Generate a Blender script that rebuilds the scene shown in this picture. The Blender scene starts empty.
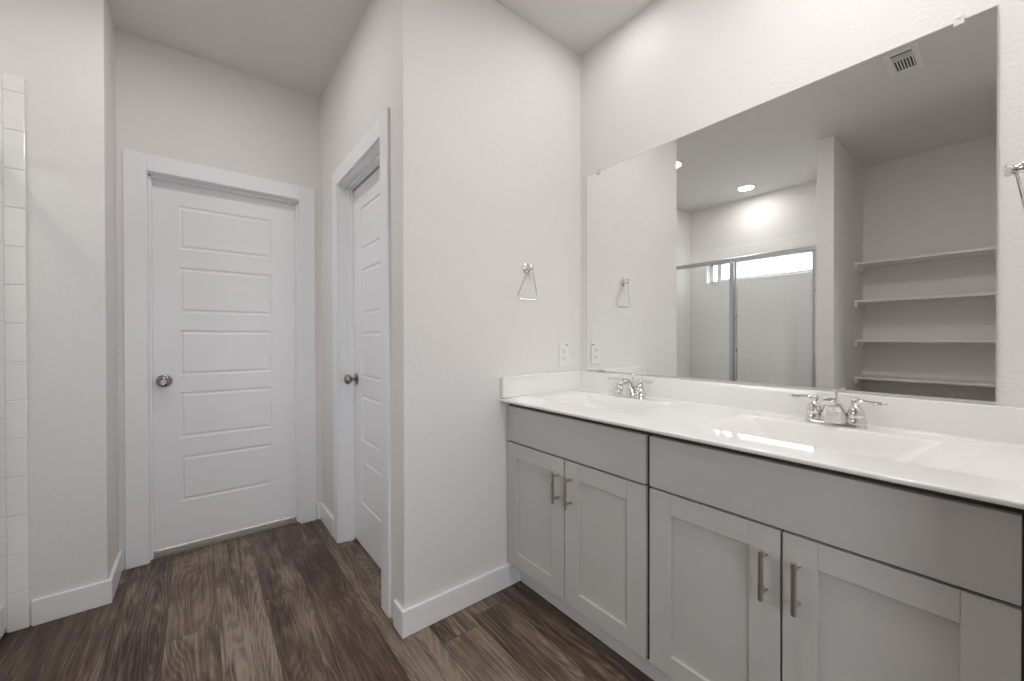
import bpy, bmesh, math, random
from mathutils import Vector, Matrix

PI = math.pi
scene = bpy.context.scene
COL = scene.collection

# ------------------------------------------------------------------ camera
F_PX, YAW, PITCH, ROLL, EYE = 396.36, 0.6705, 0.0057, 0.0016, 1.1661
s_, c_ = math.sin(YAW), math.cos(YAW)
r0 = Vector((c_, -s_, 0)); d0 = Vector((s_, c_, 0)); zz = Vector((0, 0, 1))
d1 = d0 * math.cos(PITCH) - zz * math.sin(PITCH)
u1 = zz * math.cos(PITCH) + d0 * math.sin(PITCH)
r2 = r0 * math.cos(ROLL) - u1 * math.sin(ROLL)
u2 = u1 * math.cos(ROLL) + r0 * math.sin(ROLL)
cam_data = bpy.data.cameras.new('camera')
cam_data.sensor_width = 36.0
cam_data.lens = F_PX * 36.0 / 1024.0
cam_data.clip_start = 0.01
cam = bpy.data.objects.new('camera', cam_data)
COL.objects.link(cam)
m = Matrix((r2, u2, -d1)).transposed().to_4x4()
m.translation = Vector((0, 0, EYE))
cam.matrix_world = m
scene.camera = cam

# ------------------------------------------------------------------ world, exposure
world = bpy.data.worlds.new('overcast_sky')
scene.world = world
world.use_nodes = True
bg = world.node_tree.nodes['Background']
wt = world.node_tree                      # bright overcast above the horizon, sunlit ground below it
tc = wt.nodes.new('ShaderNodeTexCoord'); sx = wt.nodes.new('ShaderNodeSeparateXYZ'); wr = wt.nodes.new('ShaderNodeValToRGB')
wt.links.new(tc.outputs['Generated'], sx.inputs[0]); wt.links.new(sx.outputs['Z'], wr.inputs['Fac']); wt.links.new(wr.outputs['Color'], bg.inputs['Color'])
wr.color_ramp.elements[0].position = 0.0; wr.color_ramp.elements[0].color = (0.22, 0.205, 0.185, 1)
wr.color_ramp.elements[1].position = 0.05; wr.color_ramp.elements[1].color = (0.94, 0.97, 1.0, 1)
bg.inputs['Strength'].default_value = 6.0
scene.cycles.max_bounces = 16
scene.cycles.diffuse_bounces = 10
scene.cycles.glossy_bounces = 8
scene.cycles.transparent_max_bounces = 16
vs = scene.view_settings
vs.view_transform = 'Standard'
vs.look = 'None'
vs.gamma = 1.0
vs.use_curve_mapping = False
vs.exposure = 0.62
LAMP_E = {'shower': 50.0, 'hall': 66.0, 'sink': 16.0, 'room_fill': 168.0}   # radiance of each ceiling lamp; the mid-room fill one is added
LAMP_COL = (1.0, 0.98, 0.955)

# ------------------------------------------------------------------ plan of the room (metres, from the eye point)
XV, XD2, XL = 1.652, 0.630, -0.3154          # vanity wall, closet-door wall, end of the shower wall
YE, YD1, YS = 1.4765, 2.787, 2.4755          # outlet wall, far door wall, shower end wall
XO = -1.48                                   # outer wall with the window
ZC = 2.716
YR = -0.034                                  # stub wall right of the vanity
YC0, YC1, XCOL = 0.849, 0.958, -0.525        # stud wall between linen niche and shower
YN = -1.45                                   # near wall behind the camera

# ------------------------------------------------------------------ materials
def mat(name):
    mt = bpy.data.materials.new(name); mt.use_nodes = True
    nt = mt.node_tree; b = nt.nodes['Principled BSDF']
    return mt, nt, b
def setp(b, col, rough, metal=0.0, spec=0.5):
    b.inputs['Base Color'].default_value = (*col, 1)
    b.inputs['Roughness'].default_value = rough
    b.inputs['Metallic'].default_value = metal
    b.inputs['Specular IOR Level'].default_value = spec
def N(nt, t, **kw):
    n = nt.nodes.new(t)
    for k, v in kw.items(): setattr(n, k, v)
    return n
def plain(name, col, rough, metal=0.0, spec=0.5, var=0.02, scale=6.0):
    """a painted or metal surface with a slight procedural unevenness"""
    mt, nt, b = mat(name); setp(b, col, rough, metal, spec)
    tc = N(nt, 'ShaderNodeNewGeometry'); no = N(nt, 'ShaderNodeTexNoise')
    no.inputs['Scale'].default_value = scale; no.inputs['Detail'].default_value = 3
    nt.links.new(tc.outputs['Position'], no.inputs['Vector'])
    mr = N(nt, 'ShaderNodeMapRange')
    mr.inputs['To Min'].default_value = max(0, rough - var); mr.inputs['To Max'].default_value = rough + var
    nt.links.new(no.outputs['Fac'], mr.inputs['Value'])
    nt.links.new(mr.outputs['Result'], b.inputs['Roughness'])
    return mt
def textured_wall(name, col, strength=0.2, scale=95.0):
    mt, nt, b = mat(name); setp(b, col, 0.6, 0, 0.3)
    g = N(nt, 'ShaderNodeNewGeometry')
    n1 = N(nt, 'ShaderNodeTexNoise'); n1.inputs['Scale'].default_value = scale
    n1.inputs['Detail'].default_value = 3; n1.inputs['Roughness'].default_value = 0.55
    nt.links.new(g.outputs['Position'], n1.inputs['Vector'])
    rp = N(nt, 'ShaderNodeValToRGB')
    rp.color_ramp.elements[0].position = 0.42; rp.color_ramp.elements[1].position = 0.62
    nt.links.new(n1.outputs['Fac'], rp.inputs['Fac'])
    bp = N(nt, 'ShaderNodeBump'); bp.inputs['Strength'].default_value = strength
    bp.inputs['Distance'].default_value = 0.003
    nt.links.new(rp.outputs['Color'], bp.inputs['Height'])
    nt.links.new(bp.outputs['Normal'], b.inputs['Normal'])
    return mt
WALL_C = (0.80, 0.783, 0.775)
M = {}
M['wall'] = textured_wall('wall_paint', WALL_C)
M['ceiling'] = textured_wall('ceiling_paint', (0.77, 0.755, 0.74), 0.15, 70)
M['trim'] = plain('trim_paint', (0.88, 0.885, 0.91), 0.32)
M['door'] = plain('door_paint', (0.88, 0.885, 0.915), 0.36)
M['cabinet'] = plain('cabinet_paint', (0.57, 0.555, 0.54), 0.38)
M['gap_shade'] = plain('face_frame_gap_shade', (0.075, 0.062, 0.05), 0.6)  # cabinet-grey frame coloured dark brown to stand for shade in the gaps
M['counter'] = plain('cultured_marble', (0.86, 0.85, 0.835), 0.06, 0, 0.5, 0.02)
M['chrome'] = plain('chrome', (0.78, 0.77, 0.76), 0.07, 1.0)
M['nickel'] = plain('brushed_nickel', (0.58, 0.54, 0.50), 0.30, 1.0, var=0.06, scale=40)
M['dark_nickel'] = plain('satin_nickel_knob', (0.36, 0.34, 0.33), 0.26, 1.0, var=0.05)
M['steel'] = plain('shower_frame_metal', (0.60, 0.61, 0.63), 0.28, 1.0)
M['mirror'] = plain('mirror_silver', (0.945, 0.95, 0.94), 0.0, 1.0, var=0.0)
M['mirror_edge'] = plain('mirror_edge', (0.55, 0.54, 0.52), 0.2)
M['plastic'] = plain('white_plastic', (0.82, 0.81, 0.79), 0.35)
M['toe'] = plain('toe_kick_lit_grey', (0.74, 0.73, 0.73), 0.4)  # cabinet grey made paler, the light on the toe kick put into the colour
M['dark'] = plain('dark_slot', (0.02, 0.02, 0.02), 0.5)
M['vinyl'] = plain('white_vinyl', (0.82, 0.84, 0.88), 0.35)
M['acrylic'] = plain('shower_pan_acrylic', (0.80, 0.80, 0.80), 0.2)
M['shelf'] = plain('shelf_paint', (0.82, 0.80, 0.77), 0.4)
M['carpet'] = plain('grey_carpet', (0.30, 0.27, 0.25), 0.95, 0, 0.1)
M['clip'] = plain('clear_plastic_clip', (0.75, 0.75, 0.74), 0.1)

def glass_mat(name, tint, ior):
    mt = bpy.data.materials.new(name); mt.use_nodes = True
    nt = mt.node_tree; nt.nodes.clear()
    o = N(nt, 'ShaderNodeOutputMaterial'); mx = N(nt, 'ShaderNodeMixShader')
    tr = N(nt, 'ShaderNodeBsdfTransparent'); gl = N(nt, 'ShaderNodeBsdfGlossy'); lw = N(nt, 'ShaderNodeLayerWeight'); pw = N(nt, 'ShaderNodeMath', operation='POWER'); fr = N(nt, 'ShaderNodeMath', operation='MULTIPLY_ADD')
    tr.inputs['Color'].default_value = (*tint, 1); gl.inputs['Roughness'].default_value = 0.01
    lw.inputs['Blend'].default_value = 0.5; pw.inputs[1].default_value = 5.0     # Schlick reflectance of a thin pane
    fr.inputs[1].default_value = 0.9; fr.inputs[2].default_value = ior
    nt.links.new(lw.outputs['Facing'], pw.inputs[0]); nt.links.new(pw.outputs[0], fr.inputs[0])
    nt.links.new(fr.outputs[0], mx.inputs['Fac'])
    nt.links.new(tr.outputs['BSDF'], mx.inputs[1]); nt.links.new(gl.outputs['BSDF'], mx.inputs[2])
    nt.links.new(mx.outputs['Shader'], o.inputs['Surface'])
    return mt
M['glass'] = glass_mat('clear_glass', (0.985, 0.99, 0.987), 0.03)

def lamp_mat(name, col, e):
    mt, nt, b = mat(name); setp(b, (0.9, 0.9, 0.9), 0.4)
    b.inputs['Emission Color'].default_value = (*col, 1); b.inputs['Emission Strength'].default_value = e
    return mt
for k, e in LAMP_E.items(): M['lens_' + k] = lamp_mat('lit_lens_' + k, LAMP_COL, e)

def tile_mat(name, axis):
    """glossy white 3 x 6 in. subway tile in running bond; axis = the horizontal world axis of the wall"""
    mt, nt, b = mat(name); setp(b, (0.89, 0.88, 0.87), 0.12)
    g = N(nt, 'ShaderNodeNewGeometry'); sp = N(nt, 'ShaderNodeSeparateXYZ'); cb = N(nt, 'ShaderNodeCombineXYZ')
    nt.links.new(g.outputs['Position'], sp.inputs[0])
    nt.links.new(sp.outputs[axis], cb.inputs['X']); nt.links.new(sp.outputs['Z'], cb.inputs['Y'])
    br = N(nt, 'ShaderNodeTexBrick')
    br.inputs['Scale'].default_value = 1.0
    br.inputs['Brick Width'].default_value = 0.1535; br.inputs['Row Height'].default_value = 0.0775
    br.inputs['Mortar Size'].default_value = 0.0015; br.inputs['Mortar Smooth'].default_value = 0.2
    br.inputs['Color1'].default_value = (0.89, 0.88, 0.87, 1); br.inputs['Color2'].default_value = (0.885, 0.875, 0.865, 1)
    br.inputs['Mortar'].default_value = (0.76, 0.745, 0.73, 1)
    nt.links.new(cb.outputs[0], br.inputs['Vector'])
    nt.links.new(br.outputs['Color'], b.inputs['Base Color'])
    bp = N(nt, 'ShaderNodeBump'); bp.invert = True
    bp.inputs['Strength'].default_value = 0.4; bp.inputs['Distance'].default_value = 0.002
    nt.links.new(br.outputs['Fac'], bp.inputs['Height']); nt.links.new(bp.outputs['Normal'], b.inputs['Normal'])
    return mt
M['tile_x'] = tile_mat('subway_tile_end', 'X')
M['tile_y'] = tile_mat('subway_tile_back', 'Y')
M['bullnose'] = plain('bullnose_tile', (0.89, 0.88, 0.87), 0.12)
M['grout'] = plain('grout', (0.80, 0.785, 0.77), 0.8)

def floor_mat():
    mt, nt, b = mat('wood_plank_vinyl'); L = nt.links.new
    def math_(op, a, b_=None, c=None):
        n = N(nt, 'ShaderNodeMath', operation=op)
        for i, v in enumerate((a, b_, c)):
            if v is None: continue
            if isinstance(v, (int, float)): n.inputs[i].default_value = v
            else: L(v, n.inputs[i])
        return n.outputs[0]
    def comb(x, y, z=0.0):
        n = N(nt, 'ShaderNodeCombineXYZ')
        for i, v in enumerate((x, y, z)):
            if isinstance(v, (int, float)): n.inputs[i].default_value = v
            else: L(v, n.inputs[i])
        return n.outputs[0]
    def noise(vec, scale, detail=3, rough=0.5, dist=0.0):
        n = N(nt, 'ShaderNodeTexNoise'); L(vec, n.inputs['Vector'])
        n.inputs['Scale'].default_value = scale; n.inputs['Detail'].default_value = detail
        n.inputs['Roughness'].default_value = rough; n.inputs['Distortion'].default_value = dist
        return n.outputs['Fac']
    def white(vec):
        n = N(nt, 'ShaderNodeTexWhiteNoise', noise_dimensions='2D'); L(vec, n.inputs['Vector']); return n.outputs['Value']
    def ramp(fac, *els):
        n = N(nt, 'ShaderNodeValToRGB'); L(fac, n.inputs['Fac']); cr = n.color_ramp
        while len(cr.elements) < len(els): cr.elements.new(0.5)
        for e, (p, c) in zip(cr.elements, els): e.position = p; e.color = (*c, 1) if len(c) == 3 else c
        return n.outputs['Color']
    def mix(fac, a, b_, mode='MIX'):
        n = N(nt, 'ShaderNodeMix', data_type='RGBA', blend_type=mode)
        if isinstance(fac, (int, float)): n.inputs[0].default_value = fac
        else: L(fac, n.inputs[0])
        for i, v in ((6, a), (7, b_)):
            if isinstance(v, tuple): n.inputs[i].default_value = (*v, 1)
            else: L(v, n.inputs[i])
        return n.outputs[2]
    g = N(nt, 'ShaderNodeNewGeometry'); sp = N(nt, 'ShaderNodeSeparateXYZ'); L(g.outputs['Position'], sp.inputs[0])
    X, Y = sp.outputs['X'], sp.outputs['Y']
    W, LEN = 0.167, 1.22
    px = math_('DIVIDE', math_('SUBTRACT', X, 0.061), W)
    idx = math_('FLOOR', px); fx = math_('FRACT', px)
    off = math_('MULTIPLY', white(comb(idx, 3.7)), LEN)
    py = math_('DIVIDE', math_('ADD', Y, off), LEN)
    idy = math_('FLOOR', py); fy = math_('FRACT', py)
    rnd = white(comb(idx, idy)); rnd2 = white(comb(idy, math_('ADD', idx, 17.3)))
    sh = math_('MULTIPLY', rnd, 37.0)
    # contour lines of a slow stretched noise = cathedral figure
    slow = noise(comb(math_('ADD', math_('MULTIPLY', X, 7.0), sh), math_('ADD', math_('MULTIPLY', Y, 0.75), sh), rnd), 1.0, 1, 0.35, 0.15)
    jit = noise(comb(math_('ADD', math_('MULTIPLY', X, 40.0), sh), math_('MULTIPLY', Y, 9.0), rnd), 1.0, 2, 0.5)
    rings = math_('SINE', math_('ADD', math_('MULTIPLY', slow, 230.0), math_('MULTIPLY', jit, 4.0)))
    rings = math_('POWER', math_('ADD', math_('MULTIPLY', rings, 0.5), 0.5), 1.8)
    streak = noise(comb(math_('ADD', math_('MULTIPLY', X, 75.0), sh), math_('MULTIPLY', Y, 3.4), rnd), 1.0, 5, 0.72, 0.4)
    fine = noise(comb(math_('ADD', math_('MULTIPLY', X, 330.0), sh), math_('MULTIPLY', Y, 11.0), rnd), 1.0, 3, 0.7)
    blot = noise(comb(math_('ADD', math_('MULTIPLY', X, 8.0), sh), math_('ADD', math_('MULTIPLY', Y, 2.2), sh), rnd), 1.0, 4, 0.6)
    tone = math_('ADD', math_('MULTIPLY', streak, 0.80), math_('MULTIPLY', fine, 0.30))
    tone = math_('ADD', tone, math_('MULTIPLY', rings, 0.11))
    tone = math_('ADD', tone, math_('MULTIPLY', math_('SUBTRACT', blot, 0.5), 0.75))
    tone = math_('ADD', tone, math_('MULTIPLY', math_('SUBTRACT', rnd2, 0.55), 0.24))
    base = ramp(tone, (0.30, FLOOR_C[0]), (0.45, FLOOR_C[1]), (0.60, FLOOR_C[2]), (0.80, FLOOR_C[3]))
    red = mix(math_('MULTIPLY', rnd, 0.35), base, (0.105, 0.056, 0.035), 'MIX')
    # knots
    kn = N(nt, 'ShaderNodeTexVoronoi'); L(comb(math_('MULTIPLY', X, 5.0), math_('ADD', math_('MULTIPLY', Y, 1.6), sh)), kn.inputs['Vector']); kn.inputs['Scale'].default_value = 1.0
    kd = ramp(kn.outputs['Distance'], (0.0, (1, 1, 1)), (0.10, (0, 0, 0)))
    col = mix(math_('MULTIPLY', kd, 0.7), red, (0.035, 0.024, 0.018))
    # seams
    ex = math_('MINIMUM', fx, math_('SUBTRACT', 1.0, fx)); ey = math_('MINIMUM', fy, math_('SUBTRACT', 1.0, fy))
    sx = math_('LESS_THAN', ex, 0.009); sy = math_('LESS_THAN', ey, 0.0013)
    seam = math_('MAXIMUM', sx, sy)
    col = mix(math_('MULTIPLY', seam, 0.65), col, (0.020, 0.015, 0.012))
    L(col, b.inputs['Base Color'])
    b.inputs['Roughness'].default_value = 0.42; b.inputs['Specular IOR Level'].default_value = 0.4
    bp = N(nt, 'ShaderNodeBump'); bp.inputs['Strength'].default_value = 0.25; bp.inputs['Distance'].default_value = 0.001
    L(math_('SUBTRACT', streak, math_('MULTIPLY', seam, 1.0)), bp.inputs['Height']); L(bp.outputs['Normal'], b.inputs['Normal'])
    return mt
FLOOR_C = ((0.013, 0.0085, 0.006), (0.060, 0.041, 0.030), (0.145, 0.105, 0.078), (0.34, 0.27, 0.21))
M['floor'] = floor_mat()

# ------------------------------------------------------------------ mesh helpers
def box(bm, x0, x1, y0, y1, z0, z1, bev=0.0, seg=2):
    if x0 > x1: x0, x1 = x1, x0
    if y0 > y1: y0, y1 = y1, y0
    if z0 > z1: z0, z1 = z1, z0
    v = [bm.verts.new(p) for p in ((x0,y0,z0),(x1,y0,z0),(x1,y1,z0),(x0,y1,z0),(x0,y0,z1),(x1,y0,z1),(x1,y1,z1),(x0,y1,z1))]
    fs = [bm.faces.new([v[i] for i in q]) for q in ((0,3,2,1),(4,5,6,7),(0,1,5,4),(1,2,6,5),(2,3,7,6),(3,0,4,7))]
    if bev > 0:
        es = {e for f in fs for e in f.edges}
        bmesh.ops.bevel(bm, geom=list(es), offset=bev, segments=seg, profile=0.5, affect='EDGES')
def frame_of(axis):
    a = Vector(axis).normalized()
    t = Vector((0, 0, 1)) if abs(a.z) < 0.9 else Vector((1, 0, 0))
    u = a.cross(t).normalized(); w = a.cross(u).normalized()
    return a, u, w
def lathe(bm, base, axis, prof, n=28, cap=True):
    """profile of (distance along axis, radius)"""
    a, u, w = frame_of(axis); base = Vector(base); rings = []
    for t, r in prof:
        rings.append([bm.verts.new(base + a*t + (u*math.cos(2*PI*k/n) + w*math.sin(2*PI*k/n))*max(r, 1e-5)) for k in range(n)])
    for A, B in zip(rings, rings[1:]):
        for k in range(n): bm.faces.new((A[k], A[(k+1) % n], B[(k+1) % n], B[k]))
    if cap:
        bm.faces.new(rings[0][::-1]); bm.faces.new(rings[-1])
    return rings
def tube(bm, pts, rad, n=10, closed=False, flat=None):
    """sweep a round (or flattened) section along points; rad may be one number or one per point"""
    P = [Vector(p) for p in pts]; rings = []; prev = None
    for i, p in enumerate(P):
        if closed: t = P[(i+1) % len(P)] - P[i-1]
        else: t = P[min(i+1, len(P)-1)] - P[max(i-1, 0)]
        t.normalize()
        if prev is None: _, u, w = frame_of(t)
        else:
            u = prev - t * prev.dot(t); u.normalize(); w = t.cross(u)
        prev = u.copy(); r = rad[i] if isinstance(rad, (list, tuple)) else rad
        ru, rw = (r, r) if not isinstance(r, tuple) else r
        rings.append([bm.verts.new(p + u*ru*math.cos(2*PI*k/n) + w*rw*math.sin(2*PI*k/n)) for k in range(n)])
    for i in range(len(rings) - (0 if closed else 1)):
        A, B = rings[i], rings[(i+1) % len(rings)]
        for k in range(n): bm.faces.new((A[k], A[(k+1) % n], B[(k+1) % n], B[k]))
    if not closed:
        bm.faces.new(rings[0][::-1]); bm.faces.new(rings[-1])
def obj(name, bm, material, parent=None, smooth=False, kind=None, label=None, angle=35):
    bmesh.ops.recalc_face_normals(bm, faces=bm.faces[:])
    org = parent.get('org') if parent else None
    P = Vector((0, 0, 0)); q = parent
    while q is not None: P = P + q.location; q = q.parent
    if parent is None:          # origin at the base centre of the mesh
        xs = [v.co.x for v in bm.verts]; ys = [v.co.y for v in bm.verts]; zs = [v.co.z for v in bm.verts]
        P = Vector(((min(xs)+max(xs))/2, (min(ys)+max(ys))/2, min(zs)))
    bmesh.ops.translate(bm, verts=bm.verts[:], vec=-P)
    me = bpy.data.meshes.new(name); bm.to_mesh(me); bm.free()
    if smooth:
        for p in me.polygons: p.use_smooth = True
        try: me.set_sharp_from_angle(angle=math.radians(angle))
        except Exception: pass
    me.materials.append(material)
    o = bpy.data.objects.new(name, me); COL.objects.link(o)
    if parent: o.parent = parent
    else: o.location = P
    if kind: o['kind'] = kind
    if label: o['label'] = label
    return o
def boxes(name, lst, material, parent=None, bev=0.0, **kw):
    bm = bmesh.new()
    for b in lst: box(bm, *b, bev=bev)
    return obj(name, bm, material, parent, **kw)
def struct(name, lst, material, bev=0.0, parent=None):
    return boxes(name, lst, material, parent, bev, kind=None if parent else 'structure')
def thing(name, label, cat, loc, group=None):
    o = bpy.data.objects.new(name, None); COL.objects.link(o)
    o.location = loc; o.empty_display_size = 0.05
    o['label'] = label; o['category'] = cat
    if group: o['group'] = group
    return o
def tag(o, label, cat, group=None):
    o['label'] = label; o['category'] = cat
    if group: o['group'] = group
    return o
def dup(root, loc, label):
    """copy of a thing with copies of its parts and sub-parts"""
    r = root.copy(); COL.objects.link(r); r.location = loc; r['label'] = label
    for ch in list(root.children):
        c = ch.copy(); COL.objects.link(c); c.parent = r
        for gch in list(ch.children):
            d = gch.copy(); COL.objects.link(d); d.parent = c
    return r

# ------------------------------------------------------------------ setting
struct('floor', [(-1.62, 1.80, YN - 0.12, 3.05, -0.10, 0.0)], M['floor'])
struct('ceiling', [(-1.62, 1.80, YN - 0.12, 3.05, ZC, ZC + 0.10)], M['ceiling'])
struct('wall_right', [(XV, 1.80, YN - 0.12, YE + 0.03, 0, ZC)], M['wall'])
# outlet wall turning into the closet-door wall, one L-shaped drywall corner with a door opening
D2A, D2B, D2H = 1.694, 2.376, 2.035
struct('wall_far', [(XD2, 1.80, YE, YE + 0.115, 0, ZC)], M['wall'], bev=0.004)
struct('wall_hall', [(XD2, XD2 + 0.115, YE + 0.111, D2A - 0.018, 0, ZC), (XD2, XD2 + 0.115, D2B + 0.018, YD1 + 0.1, 0, ZC),
                     (XD2, XD2 + 0.115, D2A - 0.018, D2B + 0.018, D2H + 0.018, ZC)], M['wall'])
D1A, D1B, D1H = -0.203, 0.505, 2.035
struct('wall_back', [(XL - 0.1, D1A - 0.018, YD1, YD1 + 0.115, 0, ZC), (D1B + 0.018, XD2 + 0.1, YD1, YD1 + 0.115, 0, ZC),
                     (D1A - 0.018, D1B + 0.018, YD1, YD1 + 0.115, D1H + 0.018, ZC)], M['wall'])
struct('wall_left', [(-1.62, XL, YS, YD1 + 0.115, 0, ZC)], M['wall'], bev=0.004)
# outer wall with the transom window opening
WY0, WY1, WZ0, WZ1 = 1.10, 2.262, 1.812, 2.065
struct('wall_outer', [(XO - 0.14, XO, YN - 0.1, WY0, 0, ZC), (XO - 0.14, XO, WY1, YS + 0.05, 0, ZC),
                      (XO - 0.14, XO, WY0, WY1, 0, WZ0), (XO - 0.14, XO, WY0, WY1, WZ1, ZC)], M['wall'])
struct('wall_divider', [(XO - 0.05, XCOL, YC0, YC1, 0, ZC)], M['wall'], bev=0.004)
struct('wall_niche', [(XO - 0.05, XCOL, YR - 0.115, YR, 0, ZC)], M['wall'], bev=0.004)
struct('wall_stub', [(0.97, XV + 0.05, YR - 0.115, YR, 0, ZC)], M['wall'], bev=0.004)
NX0, NX1, NZ0, NZ1 = -1.20, 0.10, 1.00, 1.90     # unseen window added in the near wall as fill daylight
struct('wall_near', [(-1.62, NX0, YN - 0.12, YN, 0, ZC), (NX1, 1.80, YN - 0.12, YN, 0, ZC), (NX0, NX1, YN - 0.12, YN, 0, NZ0), (NX0, NX1, YN - 0.12, YN, NZ1, ZC)], M['wall'])
# spaces behind the two doors, seen only through the gap under them
struct('floor_carpet', [(-0.40, 0.72, YD1 + 0.03, YD1 + 0.40, 0, 0.012)], M['carpet'])
# baseboards: a board with a slim eased top
def baseboard(name, runs):
    bm = bmesh.new()
    for r in runs:
        box(bm, *r, 0.0, 0.104, bev=0.003)
    return obj(name, bm, M['trim'], kind='structure')
T = 0.014
baseboard('baseboard_far', [(XD2 - T, 1.2115, YE - T, YE)])
baseboard('baseboard_hall', [(XD2 - T, XD2, YE, 1.558)])
baseboard('baseboard_hall_far', [(XD2 - T, XD2, 2.478, YD1)])
baseboard('baseboard_back_right', [(0.598, XD2, YD1 - T, YD1)])
baseboard('baseboard_back_left', [(XL, -0.296, YD1 - T, YD1)])
baseboard('baseboard_left', [(-0.533, XL + T, YS - T, YS), (XL, XL + T, YS, YD1)])
baseboard('baseboard_divider', [(XO, XCOL + T, YC0 - T, YC0), (XCOL, XCOL + T, YC0, YC1)])

# ------------------------------------------------------------------ doors
def casing(name, axis, plane, a, b, h, out):
    """flat stock casing round an opening; axis 'x' = opening runs along x in the plane y=plane; out = direction to the room"""
    w, t = 0.088, 0.013
    bm = bmesh.new()
    for (p, q, z0, z1) in ((a - w, a, 0, h + w), (b, b + w, 0, h + w), (a, b, h, h + w)):
        if axis == 'x': box(bm, p, q, plane, plane + out*t, z0, z1, bev=0.003)
        else: box(bm, plane, plane + out*t, p, q, z0, z1, bev=0.003)
    return obj(name, bm, M['trim'], kind='structure')
def jamb(name, axis, plane, a, b, h, out, depth, stop_at):
    bm = bmesh.new()
    def bx(p, q, s, e, z0, z1):
        if axis == 'x': box(bm, p, q, plane - out*s, plane - out*e, z0, z1, bev=0.0015)
        else: box(bm, plane - out*s, plane - out*e, p, q, z0, z1, bev=0.0015)
    bx(a - 0.018, a + 0.004, 0, depth, 0, h); bx(b - 0.004, b + 0.018, 0, depth, 0, h)
    bx(a - 0.018, b + 0.018, 0, depth, h - 0.004, h + 0.018)
    s0, s1 = stop_at - 0.034, stop_at
    bx(a + 0.004, a + 0.015, s0, s1, 0, h); bx(b - 0.015, b - 0.004, s0, s1, 0, h)
    bx(a + 0.004, b - 0.004, s0, s1, h - 0.016, h - 0.003)
    return obj(name, bm, M['trim'], kind='structure')
def slab_mesh(wd, ht, px0, px1, rows, th=0.035):
    """moulded five-panel slab in the x-z plane, face at y=0 looking to -y, running 0..wd, 0..ht"""
    bm = bmesh.new()
    xs = [0, px0, px1, wd]; zs = [0]
    for z0, z1 in rows: zs += [z0, z1]
    zs.append(ht)
    def quad(*p): bm.faces.new([bm.verts.new(q) for q in p])
    pan = {(i*2 + 1) for i in range(len(rows))}
    for iz in range(len(zs) - 1):
        for ix in range(3):
            x0, x1, z0, z1 = xs[ix], xs[ix+1], zs[iz], zs[iz+1]
            if ix == 1 and iz in pan:
                steps = [(0, 0), (0.003, 0.004), (0.010, 0.0055), (0.015, 0.0045), (0.021, 0.001), (0.024, 0.0008)]
                prev = None
                for ins, dep in steps:
                    ring = [bm.verts.new(p) for p in ((x0+ins, dep, z0+ins), (x1-ins, dep, z0+ins), (x1-ins, dep, z1-ins), (x0+ins, dep, z1-ins))]
                    if prev:
                        for k in range(4): bm.faces.new((prev[k], prev[(k+1) % 4], ring[(k+1) % 4], ring[k]))
                    prev = ring
                bm.faces.new(prev)
            else:
                quad((x0, 0, z0), (x1, 0, z0), (x1, 0, z1), (x0, 0, z1))
    quad((0, th, 0), (0, th, ht), (wd, th, ht), (wd, th, 0))
    quad((0, 0, 0), (0, 0, ht), (0, th, ht), (0, th, 0)); quad((wd, 0, 0), (wd, th, 0), (wd, th, ht), (wd, 0, ht))
    quad((0, 0, 0), (0, th, 0), (wd, th, 0), (wd, 0, 0)); quad((0, 0, ht), (wd, 0, ht), (wd, th, ht), (0, th, ht))
    bmesh.ops.remove_doubles(bm, verts=bm.verts[:], dist=1e-5)
    return bm
def knob(parent, base, axis):
    bm = bmesh.new()
    lathe(bm, base, axis, [(0.0, 0.033), (0.004, 0.034), (0.007, 0.031), (0.010, 0.022)])
    r = obj('rose', bm, M['dark_nickel'], parent, smooth=True)
    bm = bmesh.new()
    lathe(bm, base, axis, [(0.009, 0.010), (0.026, 0.0095), (0.030, 0.013), (0.034, 0.021), (0.040, 0.026), (0.048, 0.0285), (0.056, 0.0275), (0.062, 0.023), (0.066, 0.015), (0.0665, 0.0145), (0.0655, 0.011), (0.067, 0.004)])
    k = obj('door_knob', bm, M['dark_nickel'], parent, smooth=True, label='dark nickel knob')
    return k
ROWS = [(0.235, 0.486), (0.586, 0.839), (0.932, 1.184), (1.279, 1.530), (1.630, 1.868)]
# far door
casing('trim_1', 'x', YD1, D1A, D1B, D1H, -1)
jamb('trim_2', 'x', YD1, D1A, D1B, D1H, -1, 0.115, 0.062)
bm = slab_mesh(D1B - D1A - 0.014, 1.993, 0.116, 0.131 + 0.424, ROWS)
bmesh.ops.translate(bm, verts=bm.verts[:], vec=Vector((D1A + 0.007, YD1 + 0.063, 0.030)))
door1 = obj('door_1', bm, M['door'], kind='structure')
knob(door1, (-0.143, YD1 + 0.063, 0.938), (0, -1, 0))
# closet door, its face recessed deep in the jamb
casing('trim_3', 'y', XD2, D2A, D2B, D2H, -1)
jamb('trim_4', 'y', XD2, D2A, D2B, D2H, -1, 0.115, 0.078)
bm = slab_mesh(D2B - D2A - 0.014, 1.995, 0.131, D2B - D2A - 0.014 - 0.131, ROWS)
bmesh.ops.rotate(bm, verts=bm.verts[:], cent=(0, 0, 0), matrix=Matrix.Rotation(-PI/2, 3, 'Z'))
bmesh.ops.translate(bm, verts=bm.verts[:], vec=Vector((XD2 + 0.079, D2B - 0.007, 0.018)))
door2 = obj('door_2', bm, M['door'], kind='structure')
knob(door2, (XD2 + 0.079, D2B - 0.058, 0.936), (-1, 0, 0))
struct('wall_closet', [(XD2 + 0.115, 1.80, YD1 - 0.2, YD1 + 0.115, 0, ZC), (XD2 + 0.40, XD2 + 0.45, YE + 0.115, YD1 - 0.2, 0, ZC)], M['wall'])
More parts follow.
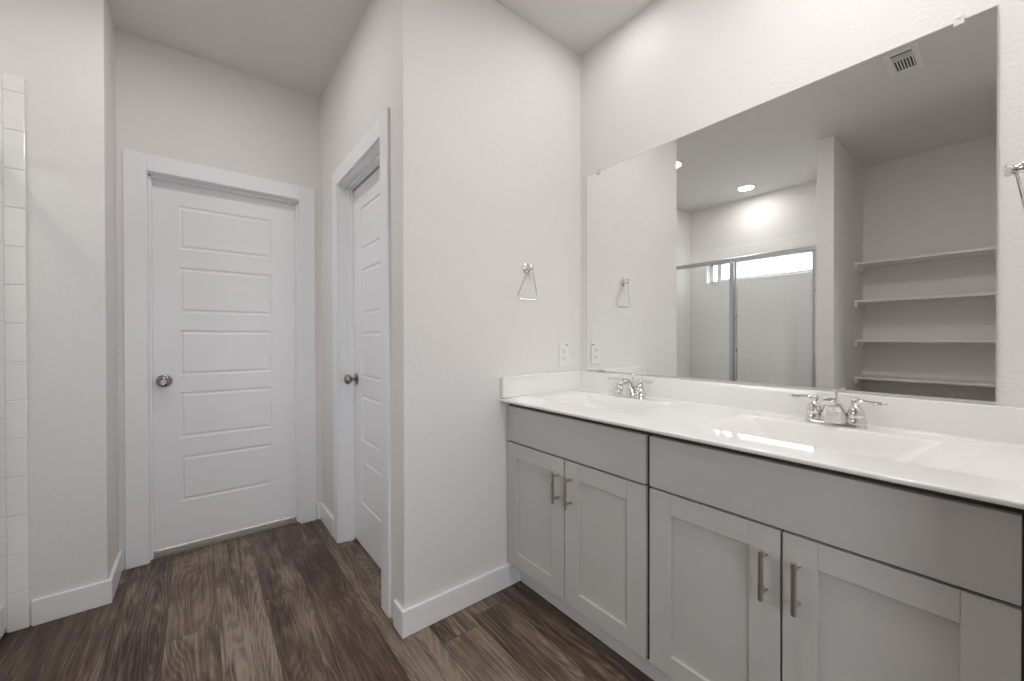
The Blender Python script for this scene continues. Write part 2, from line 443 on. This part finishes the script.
struct('wall_bedroom', [(-0.45, 0.80, YD1 + 0.40, YD1 + 0.45, 0, ZC)], M['wall'])

# ------------------------------------------------------------------ window
win = struct('window_1', [(XO - 0.135, XO - 0.085, WY0, WY1, WZ0, WZ0 + 0.030), (XO - 0.135, XO - 0.085, WY0, WY1, WZ1 - 0.03, WZ1),
                          (XO - 0.135, XO - 0.085, WY0, WY0 + 0.03, WZ0, WZ1), (XO - 0.135, XO - 0.085, WY1 - 0.03, WY1, WZ0, WZ1)], M['vinyl'], bev=0.003)
boxes('sash', [(XO - 0.12, XO - 0.09, 2.14, 2.19, WZ0 + 0.03, WZ1 - 0.03), (XO - 0.125, XO - 0.10, WY0 + 0.03, 2.14, WZ0 + 0.03, WZ0 + 0.05)], M['vinyl'], win, bev=0.002)
boxes('pane', [(XO - 0.114, XO - 0.110, WY0 + 0.03, WY1 - 0.03, WZ0 + 0.03, WZ1 - 0.03)], M['glass'], win)
boxes('sill', [(XO - 0.085, XO + 0.012, WY0, WY1, WZ0 - 0.004, WZ0 + 0.002)], M['acrylic'], win)
w2 = struct('fill_window', [(NX0, NX1, YN - 0.115, YN - 0.065, NZ0, NZ0 + 0.035), (NX0, NX1, YN - 0.115, YN - 0.065, NZ1 - 0.035, NZ1), (NX0, NX0 + 0.035, YN - 0.115, YN - 0.065, NZ0, NZ1),  # added window, unseen, only there to fill the room with daylight
                         (NX1 - 0.035, NX1, YN - 0.115, YN - 0.065, NZ0, NZ1), (-0.57, -0.53, YN - 0.115, YN - 0.065, NZ0, NZ1)], M['vinyl'], bev=0.003)
boxes('pane', [(NX0 + 0.03, NX1 - 0.03, YN - 0.094, YN - 0.090, NZ0 + 0.03, NZ1 - 0.03)], M['glass'], w2)
pl = bpy.data.lights.new('window_portal', 'AREA'); pl.shape = 'RECTANGLE'; pl.size = NX1 - NX0; pl.size_y = NZ1 - NZ0
pl.cycles.is_portal = True
po = bpy.data.objects.new('window_portal', pl); COL.objects.link(po)
po.location = ((NX0 + NX1)/2, YN - 0.13, (NZ0 + NZ1)/2); po.rotation_euler = Vector((0, 1, 0)).to_track_quat('-Z', 'Z').to_euler()
pl = bpy.data.lights.new('window_portal', 'AREA'); pl.shape = 'RECTANGLE'; pl.size = WY1 - WY0; pl.size_y = WZ1 - WZ0
pl.cycles.is_portal = True
po = bpy.data.objects.new('window_portal', pl); COL.objects.link(po)
po.location = (XO - 0.15, (WY0 + WY1)/2, (WZ0 + WZ1)/2); po.rotation_euler = Vector((1, 0, 0)).to_track_quat('-Z', 'Z').to_euler()

# ------------------------------------------------------------------ shower
ZT = 2.205
TK = 0.008
# tile cladding of the three shower walls
struct('wall_tile_end', [(XO, -0.597, YS - TK, YS, 0.02, ZT)], M['tile_x'])
struct('wall_tile_back', [(XO, XO + TK, YC1, WY0, 0.02, ZT), (XO, XO + TK, WY1, YS, 0.02, ZT), (XO, XO + TK, WY0, WY1, 0.02, WZ0), (XO, XO + TK, WY0, WY1, WZ1, ZT)], M['tile_y'])
struct('wall_tile_divider', [(XO, -0.597, YC1, YC1 + TK, 0.02, ZT)], M['tile_x'])
bm = bmesh.new()
z = 0.0
k = 0
while z < ZT - 0.01:
    z1 = min(z + 0.1535, ZT + 0.01)
    box(bm, -0.597, -0.540, YS - TK - 0.002, YS, z + 0.001, z1 - 0.001, bev=0.003); z = z1
obj('trim_5', bm, M['bullnose'], kind='structure')
struct('trim_6', [(-0.596, -0.541, YS - TK + 0.0015, YS, 0.0, ZT)], M['grout'])
# pan with raised threshold
pan = thing('shower_pan', 'white acrylic shower pan with raised threshold under the glass enclosure', 'shower pan', (-1.04, 1.717, 0))
boxes('threshold', [(-0.70, -0.600, YC1 + 0.001, YS - TK - 0.001, 0.0, 0.128)], M['acrylic'], pan, bev=0.012)
boxes('basin_floor', [(XO + TK, -0.69, YC1 + TK, YS - TK - 0.001, 0.0, 0.045)], M['acrylic'], pan, bev=0.004)
bm = bmesh.new(); lathe(bm, (-1.08, 1.717, 0.045), (0, 0, 1), [(0, 0.055), (0.003, 0.055), (0.004, 0.045), (0.0035, 0.0)], cap=False)
obj('drain_cover', bm, M['chrome'], pan, smooth=True)
# framed glass enclosure standing on the threshold
XG = -0.65
enc = thing('shower_enclosure', 'framed clear glass shower screen with metal header, mirrored above the sinks', 'shower screen', (XG, 1.717, 0.128))
ZH0, ZH1 = 1.880, 1.916
boxes('header', [(XG - 0.022, XG + 0.022, YC1 + TK, YS - TK, ZH0, ZH1)], M['steel'], enc, bev=0.004)
boxes('bottom_track', [(XG - 0.02, XG + 0.02, YC1 + TK, YS - TK, 0.128, 0.150)], M['steel'], enc, bev=0.003)
boxes('wall_jamb', [(XG - 0.018, XG + 0.018, YC1 + TK, YC1 + 0.042, 0.150, ZH0)], M['steel'], enc, bev=0.003)
boxes('wall_jamb', [(XG - 0.018, XG + 0.018, YS - TK - 0.03, YS - TK, 0.150, ZH0)], M['steel'], enc, bev=0.003)
boxes('center_post', [(XG - 0.018, XG + 0.020, 1.617, 1.655, 0.150, ZH0)], M['steel'], enc, bev=0.003)
boxes('fixed_panel', [(XG - 0.003, XG + 0.003, 1.655, YS - TK - 0.03, 0.150, ZH0)], M['glass'], enc)
dr = boxes('glass_door', [(XG - 0.003, XG + 0.003, YC1 + 0.050, 1.600, 0.165, ZH0 - 0.012)], M['glass'], enc)
boxes('door_frame', [(XG - 0.012, XG + 0.014, 1.592, 1.613, 0.158, ZH0 - 0.004), (XG - 0.012, XG + 0.014, YC1 + 0.044, YC1 + 0.058, 0.158, ZH0 - 0.004)], M['steel'], dr, bev=0.003)
bm = bmesh.new()
tube(bm, [(XG + 0.012, 1.585, 1.045), (XG + 0.045, 1.580, 1.050), (XG + 0.052, 1.579, 1.062), (XG + 0.052, 1.579, 1.118), (XG + 0.045, 1.580, 1.130), (XG + 0.012, 1.585, 1.135)], 0.008, 10)
obj('pull_handle', bm, M['chrome'], dr, smooth=True)

# ------------------------------------------------------------------ linen niche shelves
XSF = -1.155
shelf_lab = ['topmost of the four white shelves in the mirrored linen niche', 'white linen shelf, second from the top in the mirror',
             'white linen shelf, third from the top in the mirror', 'lowest of the four white linen shelves, just above the backsplash in the mirror']
for zc, lb in zip((1.795, 1.470, 1.130, 0.812), shelf_lab):
    sh = thing('niche_shelf', lb, 'shelf', (-1.32, 0.41, zc), 'linen niche shelves')
    boxes('board', [(XO + 0.001, XSF, YR + 0.002, YC0 - 0.002, zc, zc + 0.019)], M['shelf'], sh, bev=0.002)
    boxes('cleat', [(XO + 0.001, XSF - 0.012, YC0 - 0.021, YC0 - 0.001, zc - 0.038, zc)], M['shelf'], sh, bev=0.002)
    boxes('cleat', [(XO + 0.001, XSF - 0.012, YR + 0.001, YR + 0.021, zc - 0.038, zc)], M['shelf'], sh, bev=0.002)
    boxes('cleat', [(XO + 0.001, XO + 0.020, YR + 0.022, YC0 - 0.022, zc - 0.038, zc)], M['shelf'], sh, bev=0.002)

# ------------------------------------------------------------------ vanity cabinets
XF = 1.136                       # face of doors
XFF = 1.156                      # face frame
def bar_pull(parent, y, zc):
    x = XF
    bm = bmesh.new()
    for dz in (-0.045, 0.045): lathe(bm, (x, y, zc + dz), (-1, 0, 0), [(0, 0.0068), (0.003, 0.0068), (0.004, 0.0048), (0.032, 0.0048)], 14)
    p = None
    lathe(bm, (x - 0.033, y, zc - 0.0635), (0, 0, 1), [(0, 0.0050), (0.0015, 0.0062), (0.1255, 0.0062), (0.127, 0.0050)], 18)
    return obj('handle', bm, M['nickel'], parent, smooth=True, label='brushed nickel bar pull')
def shaker(parent, y0, y1, z0, z1, handle_y):
    st, rl, t = 0.0715, 0.0640, 0.019
    bm = bmesh.new()
    box(bm, XF, XF + t, y0, y0 + st, z0, z1, bev=0.0016); box(bm, XF, XF + t, y1 - st, y1, z0, z1, bev=0.0016)
    box(bm, XF, XF + t, y0 + st, y1 - st, z0, z0 + rl, bev=0.0016); box(bm, XF, XF + t, y0 + st, y1 - st, z1 - rl, z1, bev=0.0016)
    box(bm, XF + 0.0095, XF + t - 0.001, y0 + st - 0.004, y1 - st + 0.004, z0 + rl - 0.004, z1 - rl + 0.004)
    d = obj('door', bm, M['cabinet'], parent)
    bar_pull(d, handle_y, 0.5705)
    return d
def cabinet(label, y0, y1, drawer, doors, fill):
    t = thing('vanity_cabinet', label, 'cabinet', ((XFF + XV)/2, (y0 + y1)/2, 0), 'grey shaker vanity cabinets')
    bm = bmesh.new()
    zt = 0.872
    box(bm, XFF, XV - 0.001, y0, y0 + 0.016, 0.115, zt); box(bm, XFF, XV - 0.001, y1 - 0.016, y1, 0.115, zt)
    box(bm, XFF + 0.019, XV - 0.001, y0 + 0.016, y1 - 0.016, 0.115, 0.130); box(bm, XV - 0.010, XV - 0.001, y0 + 0.016, y1 - 0.016, 0.130, zt)
    obj('body', bm, M['cabinet'], t)
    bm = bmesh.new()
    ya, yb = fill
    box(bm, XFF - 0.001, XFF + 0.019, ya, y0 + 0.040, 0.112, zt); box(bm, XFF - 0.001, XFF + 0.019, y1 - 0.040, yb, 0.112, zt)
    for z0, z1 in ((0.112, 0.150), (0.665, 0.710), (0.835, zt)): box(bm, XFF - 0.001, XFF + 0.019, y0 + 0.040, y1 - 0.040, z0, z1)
    obj('face_frame', bm, M['gap_shade'], t, label='frame behind the doors, coloured dark for the shade in the gaps')
    boxes('toe_kick', [(1.212, 1.228, y0 - 0.0034, y1 + 0.0034, 0, 0.115)], M['toe'], t)
    boxes('drawer_front', [(XF, XF + 0.019, drawer[0], drawer[1], 0.6905, 0.851)], M['cabinet'], t, bev=0.0016)
    for (a, b, h) in doors: shaker(t, a, b, 0.1195, 0.6835, h)
    return t
cabinet('grey two-door vanity cabinet beside the outlet wall, under the far sink', 0.7335, 1.478, (0.7375, 1.4705), [(1.1035, 1.4705, 1.133), (0.7375, 1.0985, 1.066)], (0.7335, 1.478))
cabinet('grey two-door vanity cabinet nearest the viewer, under the near sink', YR + 0.002, 0.7265, (-0.0125, 0.7225), [(0.3575, 0.7225, 0.390), (-0.0125, 0.3525, 0.3195)], (YR + 0.002, 0.7265))

# ------------------------------------------------------------------ countertop with two integral basins
ZK, ZU = 0.890, 0.873
XC = 1.096
SINKS = (1.120, 0.358)
ct = thing('vanity_countertop', 'glossy white countertop with two moulded rectangular basins across both cabinets', 'countertop', (1.37, 0.73, ZU))
def rrect(cx, cy, hx, hy, r, z, n=6):
    pts = []
    for (sx, sy, a0) in ((1, 1, 0), (-1, 1, PI/2), (-1, -1, PI), (1, -1, 3*PI/2)):
        for k in range(n + 1):
            a = a0 + PI/2*k/n
            pts.append((cx + sx*(hx - r) + r*math.cos(a), cy + sy*(hy - r) + r*math.sin(a), z))
    return pts
bm = bmesh.new()
Y0c, Y1c, XB = YR + 0.001, YE - 0.001, XV - 0.001
rim_r = 0.004
XM_ = 1.2190                     # the flat top ends here; the front margin falls away in a slight crown
outer = [bm.verts.new(p) for p in ((XM_, Y0c, ZK), (XB, Y0c, ZK), (XB, Y1c, ZK), (XM_, Y1c, ZK))]
edges = [bm.edges.new((outer[i], outer[(i+1) % 4])) for i in range(4)]
loops = []
BX = 1.383
for sy in SINKS:
    lp = [bm.verts.new(p) for p in rrect(BX, sy, 0.1625, 0.249, 0.022, ZK)]
    edges += [bm.edges.new((lp[i], lp[(i+1) % len(lp)])) for i in range(len(lp))]
    loops.append(lp)
bmesh.ops.triangle_fill(bm, edges=edges, use_beauty=True)
so = obj('slab', bm, M['counter'], ct, smooth=True, angle=30)
for p in so.data.polygons:
    if p.normal.z > 0.999: p.use_smooth = False
bm = bmesh.new()
prof = [(XM_, ZK)]; n = 16; dx = (XM_ - XC - rim_r)/n
for k in range(n):
    t = (k + 0.5)/n
    prof.append((prof[-1][0] - dx, prof[-1][1] - dx*(0.021 + 0.028*t + 0.02*t*t)))
xe, ze = prof[-1]
prof += [(xe - rim_r*math.sin(a), ze - rim_r + rim_r*math.cos(a)) for a in (PI/8, PI/4, 3*PI/8, PI/2)]
prof += [(XC, ZU + rim_r), (XC + rim_r*0.3, ZU + rim_r*0.3), (XC + rim_r, ZU), (XC + 0.08, ZU)]
pv = [(bm.verts.new((x, Y0c, zq)), bm.verts.new((x, Y1c, zq))) for x, zq in prof]
for A, B in zip(pv, pv[1:]): bm.faces.new((A[0], A[1], B[1], B[0]))
bm.faces.new([q[0] for q in pv]); bm.faces.new([q[1] for q in pv][::-1])
obj('front_edge', bm, M['counter'], ct, smooth=True, angle=40)
for sy in SINKS:
    bm = bmesh.new()
    # (x shift, half x, half y, corner radius, z)
    L_ = [(0, 0.1625, 0.249, 0.022, ZK), (0, 0.1605, 0.2465, 0.022, ZK - 0.0008), (0, 0.157, 0.241, 0.024, ZK - 0.0035), (0.001, 0.152, 0.231, 0.028, ZK - 0.010),
          (0.004, 0.142, 0.200, 0.034, ZK - 0.042), (0.006, 0.130, 0.172, 0.040, ZK - 0.080), (0.008, 0.100, 0.145, 0.045, ZK - 0.100), (0.010, 0.075, 0.110, 0.045, ZK - 0.108), (0.012, 0.020, 0.020, 0.019, ZK - 0.112)]
    prev = None
    for dx, hx, hy, r, zq in L_:
        lp = [bm.verts.new(p) for p in rrect(BX + dx, sy, hx, hy, r, zq)]
        if prev:
            n = len(lp)
            for k in range(n): bm.faces.new((prev[k], prev[(k+1) % n], lp[(k+1) % n], lp[k]))
        prev = lp
    b = obj('basin', bm, M['counter'], ct, smooth=True, angle=50)
    for p in b.data.polygons: pass
    bm = bmesh.new()
    lathe(bm, (BX + 0.012, sy, ZK - 0.1135), (0, 0, 1), [(0, 0.024), (0.003, 0.024), (0.004, 0.021), (0.003, 0.017), (0.006, 0.015), (0.0075, 0.008), (0.008, 0.001)], cap=True)
    obj('drain', bm, M['chrome'], b, smooth=True)
XBS = 1.632
bm = bmesh.new()
cv = 0.009
pf = [(XBS - cv, ZK)] + [(XBS - cv + cv*math.sin(a), ZK + cv - cv*math.cos(a)) for a in (PI/8, PI/4, 3*PI/8, PI/2)] + [(XBS, 0.983), (XBS + 0.0012, 0.9858), (XBS + 0.004, 0.987), (XV - 0.001, 0.987), (XV - 0.001, ZK)]
A = [bm.verts.new((x, Y0c, zq)) for x, zq in pf]; B = [bm.verts.new((x, Y1c, zq)) for x, zq in pf]
for k in range(len(pf)): bm.faces.new((A[k], A[(k+1) % len(pf)], B[(k+1) % len(pf)], B[k]))
bm.faces.new(A); bm.faces.new(B[::-1])
obj('backsplash', bm, M['counter'], ct, smooth=True, angle=30)
boxes('side_splash', [(XC + 0.004, XBS, YE - 0.0205, YE - 0.001, ZK - 0.001, 0.987)], M['counter'], ct, bev=0.004)

# ------------------------------------------------------------------ faucets (4 in. centerset, two wing levers)
def make_faucet(label, y):
    x, z = 1.583, ZK
    t = thing('sink_faucet', label, 'faucet', (x, y, z), 'chrome centerset faucets')
    bm = bmesh.new()
    lp = []
    for (hx, hy, zq) in ((0.027, 0.080, 0.0), (0.027, 0.080, 0.010), (0.024, 0.077, 0.0145), (0.018, 0.071, 0.0155)):
        lp.append([bm.verts.new(p) for p in rrect(x, y, hx, hy, hx - 0.0005, z + zq, 8)])
    for A, B in zip(lp, lp[1:]):
        n = len(A)
        for k in range(n): bm.faces.new((A[k], A[(k+1) % n], B[(k+1) % n], B[k]))
    bm.faces.new(lp[-1]); bm.faces.new(lp[0][::-1])
    obj('base_plate', bm, M['chrome'], t, smooth=True)
    # spout: broad arched body falling to the front
    bm = bmesh.new()
    path = [(-0.004, 0.012, 0.040, 0.026), (-0.006, 0.030, 0.034, 0.0235), (-0.011, 0.050, 0.0275, 0.0205), (-0.020, 0.067, 0.022, 0.0165), (-0.036, 0.0775, 0.020, 0.0125),
            (-0.056, 0.080, 0.0190, 0.0105), (-0.070, 0.0785, 0.0185, 0.0095), (-0.075, 0.077, 0.0165, 0.0075)]
    rings = []
    for i, (dx, dz, hw, hh) in enumerate(path):
        a = path[max(i-1, 0)]; b = path[min(i+1, len(path)-1)]
        tx, tz = b[0] - a[0], b[1] - a[1]; l = math.hypot(tx, tz); nx, nz = -tz/l, tx/l
        ring = []
        for k in range(20):
            an = 2*PI*k/20; cs, sn = math.cos(an), math.sin(an)
            e = 0.62
            cy = math.copysign(abs(cs)**e, cs)*hw; cn = math.copysign(abs(sn)**e, sn)*hh
            ring.append(bm.verts.new((x + dx + nx*cn, y + cy, z + dz + nz*cn)))
        rings.append(ring)
    for A, B in zip(rings, rings[1:]):
        for k in range(20): bm.faces.new((A[k], A[(k+1) % 20], B[(k+1) % 20], B[k]))
    bm.faces.new(rings[0][::-1]); bm.faces.new(rings[-1])
    sp = obj('spout', bm, M['chrome'], t, smooth=True, angle=50)
    bm = bmesh.new(); lathe(bm, (x + 0.020, y, z + 0.012), (0, 0, 1), [(0, 0.0032), (0.084, 0.0032), (0.086, 0.0055), (0.092, 0.0062), (0.097, 0.0045), (0.098, 0.001)], 14)
    obj('lift_rod', bm, M['chrome'], t, smooth=True)
    for sgn in (1, -1):
        yy = y + sgn*0.0525
        bm = bmesh.new()
        lathe(bm, (x, yy, z + 0.012), (0, 0, 1), [(0, 0.0265), (0.014, 0.0265), (0.0155, 0.0255), (0.016, 0.0215), (0.018, 0.0210), (0.020, 0.0222), (0.030, 0.0218), (0.040, 0.0195), (0.049, 0.0155), (0.055, 0.0105), (0.057, 0.009), (0.059, 0.0105), (0.066, 0.0125), (0.073, 0.0115), (0.077, 0.007), (0.078, 0.001)], 28)
        hb = obj('handle', bm, M['chrome'], t, smooth=True)
        bm = bmesh.new()
        pts, rad = [], []
        for dy, dz, rv, rh in ((0.000, 0.072, 0.0085, 0.0095), (0.012, 0.081, 0.0075, 0.0085), (0.026, 0.0825, 0.0048, 0.0062), (0.034, 0.0815, 0.0042, 0.0060), (0.042, 0.080, 0.0056, 0.0078), (0.052, 0.0785, 0.0066, 0.0088), (0.062, 0.079, 0.0060, 0.0080), (0.068, 0.0805, 0.0046, 0.0060), (0.073, 0.082, 0.0018, 0.0030)):
            pts.append((x - dy*0.12, yy + sgn*dy, z + dz)); rad.append((rh, rv))
        tube(bm, pts, rad, 12)
        obj('lever', bm, M['chrome'], hb, smooth=True, angle=60)
    return t
f1 = make_faucet('chrome two-lever faucet at the far sink, nearest the outlet wall', SINKS[0] - 0.012)
dup(f1, (1.583, SINKS[1] - 0.009, ZK), 'chrome two-lever faucet at the near sink, below the mirrored niche shelves')

# ------------------------------------------------------------------ mirror
my0, my1, mz0, mz1 = 0.0264, 1.4266, 0.9965, 2.036
mr = thing('wall_mirror', 'large frameless rectangular mirror above the double vanity', 'mirror', (XV - 0.003, (my0 + my1)/2, mz0))
boxes('glass', [(1.646, XV - 0.001, my0, my1, mz0, mz1)], M['mirror'], mr)
boxes('edge', [(1.6463, XV - 0.0005, my0 - 0.0022, my0 - 0.0001, mz0, mz1), (1.6463, XV - 0.0005, my1 + 0.0001, my1 + 0.0022, mz0, mz1), (1.6463, XV - 0.0005, my0 - 0.0022, my1 + 0.0022, mz1 + 0.0001, mz1 + 0.0022)], M['mirror_edge'], mr)
for (cy, cz, up) in ((1.347, mz1, 1), (0.093, mz1, 1), (1.330, mz0, -1)):
    bm = bmesh.new()
    if up > 0:
        box(bm, 1.640, 1.6455, cy - 0.010, cy + 0.010, cz - 0.012, cz + 0.014, bev=0.002); box(bm, 1.6455, XV, cy - 0.010, cy + 0.010, cz + 0.003, cz + 0.014)
        lathe(bm, (1.641, cy, cz + 0.008), (-1, 0, 0), [(0, 0.0055), (0.002, 0.005), (0.003, 0.002)], 14)
    else:
        box(bm, 1.641, 1.6455, cy - 0.022, cy + 0.012, cz - 0.006, cz + 0.004, bev=0.001); box(bm, 1.6455, XV, cy - 0.022, cy + 0.012, cz - 0.006, cz - 0.001)
    obj('mirror_clip', bm, M['clip'] if up > 0 else M['steel'], mr, label='small clip holding the mirror edge')

# ------------------------------------------------------------------ towel rings
def towel_ring(label, x, wall_y, d, z):
    """d = +1 / -1: direction from the wall into the room along y"""
    t = thing('towel_ring', label, 'towel ring', (x, wall_y, z), 'chrome towel rings')
    bm = bmesh.new()
    lathe(bm, (x, wall_y, z), (0, d, 0), [(0.0003, 0.024), (0.006, 0.024), (0.010, 0.020), (0.013, 0.013)], 28)
    obj('wall_plate', bm, M['chrome'], t, smooth=True)
    bm = bmesh.new()
    lathe(bm, (x, wall_y, z), (0, d, 0), [(0.010, 0.016), (0.016, 0.0130), (0.026, 0.0085), (0.032, 0.0080), (0.036, 0.0125), (0.041, 0.0130), (0.044, 0.010), (0.046, 0.003)], 24)
    obj('post', bm, M['chrome'], t, smooth=True)
    bm = bmesh.new()
    yr = wall_y + d*0.031; lean = -d*0.17
    half = [(0.010, -0.012), (0.018, -0.022), (0.034, -0.060), (0.049, -0.100), (0.057, -0.122), (0.060, -0.134), (0.058, -0.144), (0.050, -0.150), (0.030, -0.152)]
    pts = [(x + a, yr - b*lean, z + b) for a, b in half] + [(x - a, yr - b*lean, z + b) for a, b in half[::-1]]
    pts += [(x, yr, z - 0.0095)]
    tube(bm, pts, 0.0020, 10, closed=True)
    obj('ring', bm, M['chrome'], t, smooth=True)
    return t
towel_ring('small chrome towel ring on the wall above the outlet', 1.262, YE, -1, 1.508)
towel_ring('chrome towel ring cut off by the right picture edge beside the mirror', 1.29, YR, 1, 1.505)

# ------------------------------------------------------------------ outlets
def outlet(label, loc, u, nrm, with_dash=True):
    """u = horizontal direction on the wall, nrm = out of the wall; plate 76 x 128 mm"""
    u, nrm, up = Vector(u), Vector(nrm), Vector((0, 0, 1)); c = Vector(loc)
    t = thing('electrical_outlet', label, 'outlet', loc, 'wall outlets')
    def ob(lst, name, mtl, bev=0.0):
        bm = bmesh.new()
        for (a0, a1, z0, z1, n0, n1) in lst:
            p = c + u*a0 + up*z0 + nrm*n0; q = c + u*a1 + up*z1 + nrm*n1
            box(bm, p.x, q.x, p.y, q.y, p.z, q.z, bev=bev)
        return obj(name, bm, mtl, t)
    ob([(-0.037, 0.037, -0.063, 0.063, 0.0003, 0.006)], 'cover_plate', M['plastic'], 0.003)
    ob([(-0.0165, 0.0165, -0.034, 0.034, 0.004, 0.0085)], 'receptacle', M['plastic'], 0.001)
    for z0 in (-0.026, 0.014):
        ob([(-0.008, -0.0055, z0, z0 + 0.009, 0.008, 0.0088), (0.0055, 0.008, z0, z0 + 0.007, 0.008, 0.0088), (-0.0025, 0.0025, z0 - 0.007, z0 - 0.003, 0.008, 0.0088)], 'socket', M['dark'])
    if with_dash: ob([(0.012, 0.030, 0.046, 0.0505, 0.0055, 0.0066)], 'indicator', M['dark'])
    return t
outlet('white wall outlet with a dark mark, just above the side splash', (1.518, YE, 1.0815), (1, 0, 0), (0, -1, 0))
outlet('white outlet plate low in the linen niche, seen under the mirrored shelves', (XO, 0.274, 0.672), (0, 1, 0), (1, 0, 0), False)

# ------------------------------------------------------------------ ceiling lights and vent
def downlight(label, x, y, key):
    t = thing('ceiling_light', label, 'ceiling light', (x, y, ZC), 'recessed ceiling lights')
    bm = bmesh.new(); lathe(bm, (x, y, ZC), (0, 0, -1), [(0.0, 0.088), (0.003, 0.088), (0.006, 0.084), (0.007, 0.074), (0.004, 0.068)], 40, cap=False)
    obj('trim_ring', bm, M['plastic'], t, smooth=True)
    bm = bmesh.new(); lathe(bm, (x, y, ZC), (0, 0, -1), [(0.003, 0.0705), (0.0045, 0.070), (0.006, 0.03), (0.0063, 0.001)], 40, cap=False)
    obj('lens', bm, M['lens_' + key], t, smooth=True)
    return t
downlight('round lit recessed light over the shower, seen in the mirror', -1.156, 1.712, 'shower')
downlight('recessed light in front of the doors, half hidden at the mirrored wall corner', -0.050, 1.895, 'hall')
downlight('recessed light over the far sink, just above the picture', 1.385, 1.100, 'sink')
downlight('recessed light over the near sink, out of the picture', 1.385, 0.340, 'sink')
downlight('added fill light in the middle of the room, out of the picture', 0.780, 0.320, 'room_fill')  # lamp added to brighten the niche, cabinets and shower

vt = thing('air_vent', 'white ceiling air register with dark louvres, seen in the mirror', 'vent', (0.195, 0.383, ZC))
vx0, vx1, vy0, vy1 = 0.062, 0.322, 0.312, 0.452
bm = bmesh.new()
b = 0.028
for r in ((vx0, vx1, vy0, vy0 + b), (vx0, vx1, vy1 - b, vy1), (vx0, vx0 + b, vy0 + b, vy1 - b), (vx1 - b, vx1, vy0 + b, vy1 - b), (0.222, 0.232, vy0 + b, vy1 - b)):
    box(bm, *r, ZC - 0.007, ZC - 0.0002, bev=0.002)
obj('register_frame', bm, M['plastic'], vt)
boxes('duct_opening', [(vx0 + b, vx1 - b, vy0 + b, vy1 - b, ZC - 0.0012, ZC - 0.0004)], M['dark'], vt)
bm = bmesh.new()
for k in range(2): box(bm, 0.244 + 0.020*k, 0.253 + 0.020*k, vy0 + b, vy1 - b, ZC - 0.006, ZC - 0.002)
for k in range(7):
    y = vy0 + b + 0.003 + k*0.0125
    box(bm, vx0 + b, 0.222, y, y + 0.005, ZC - 0.006, ZC - 0.002)
obj('louvres', bm, M['plastic'], vt)
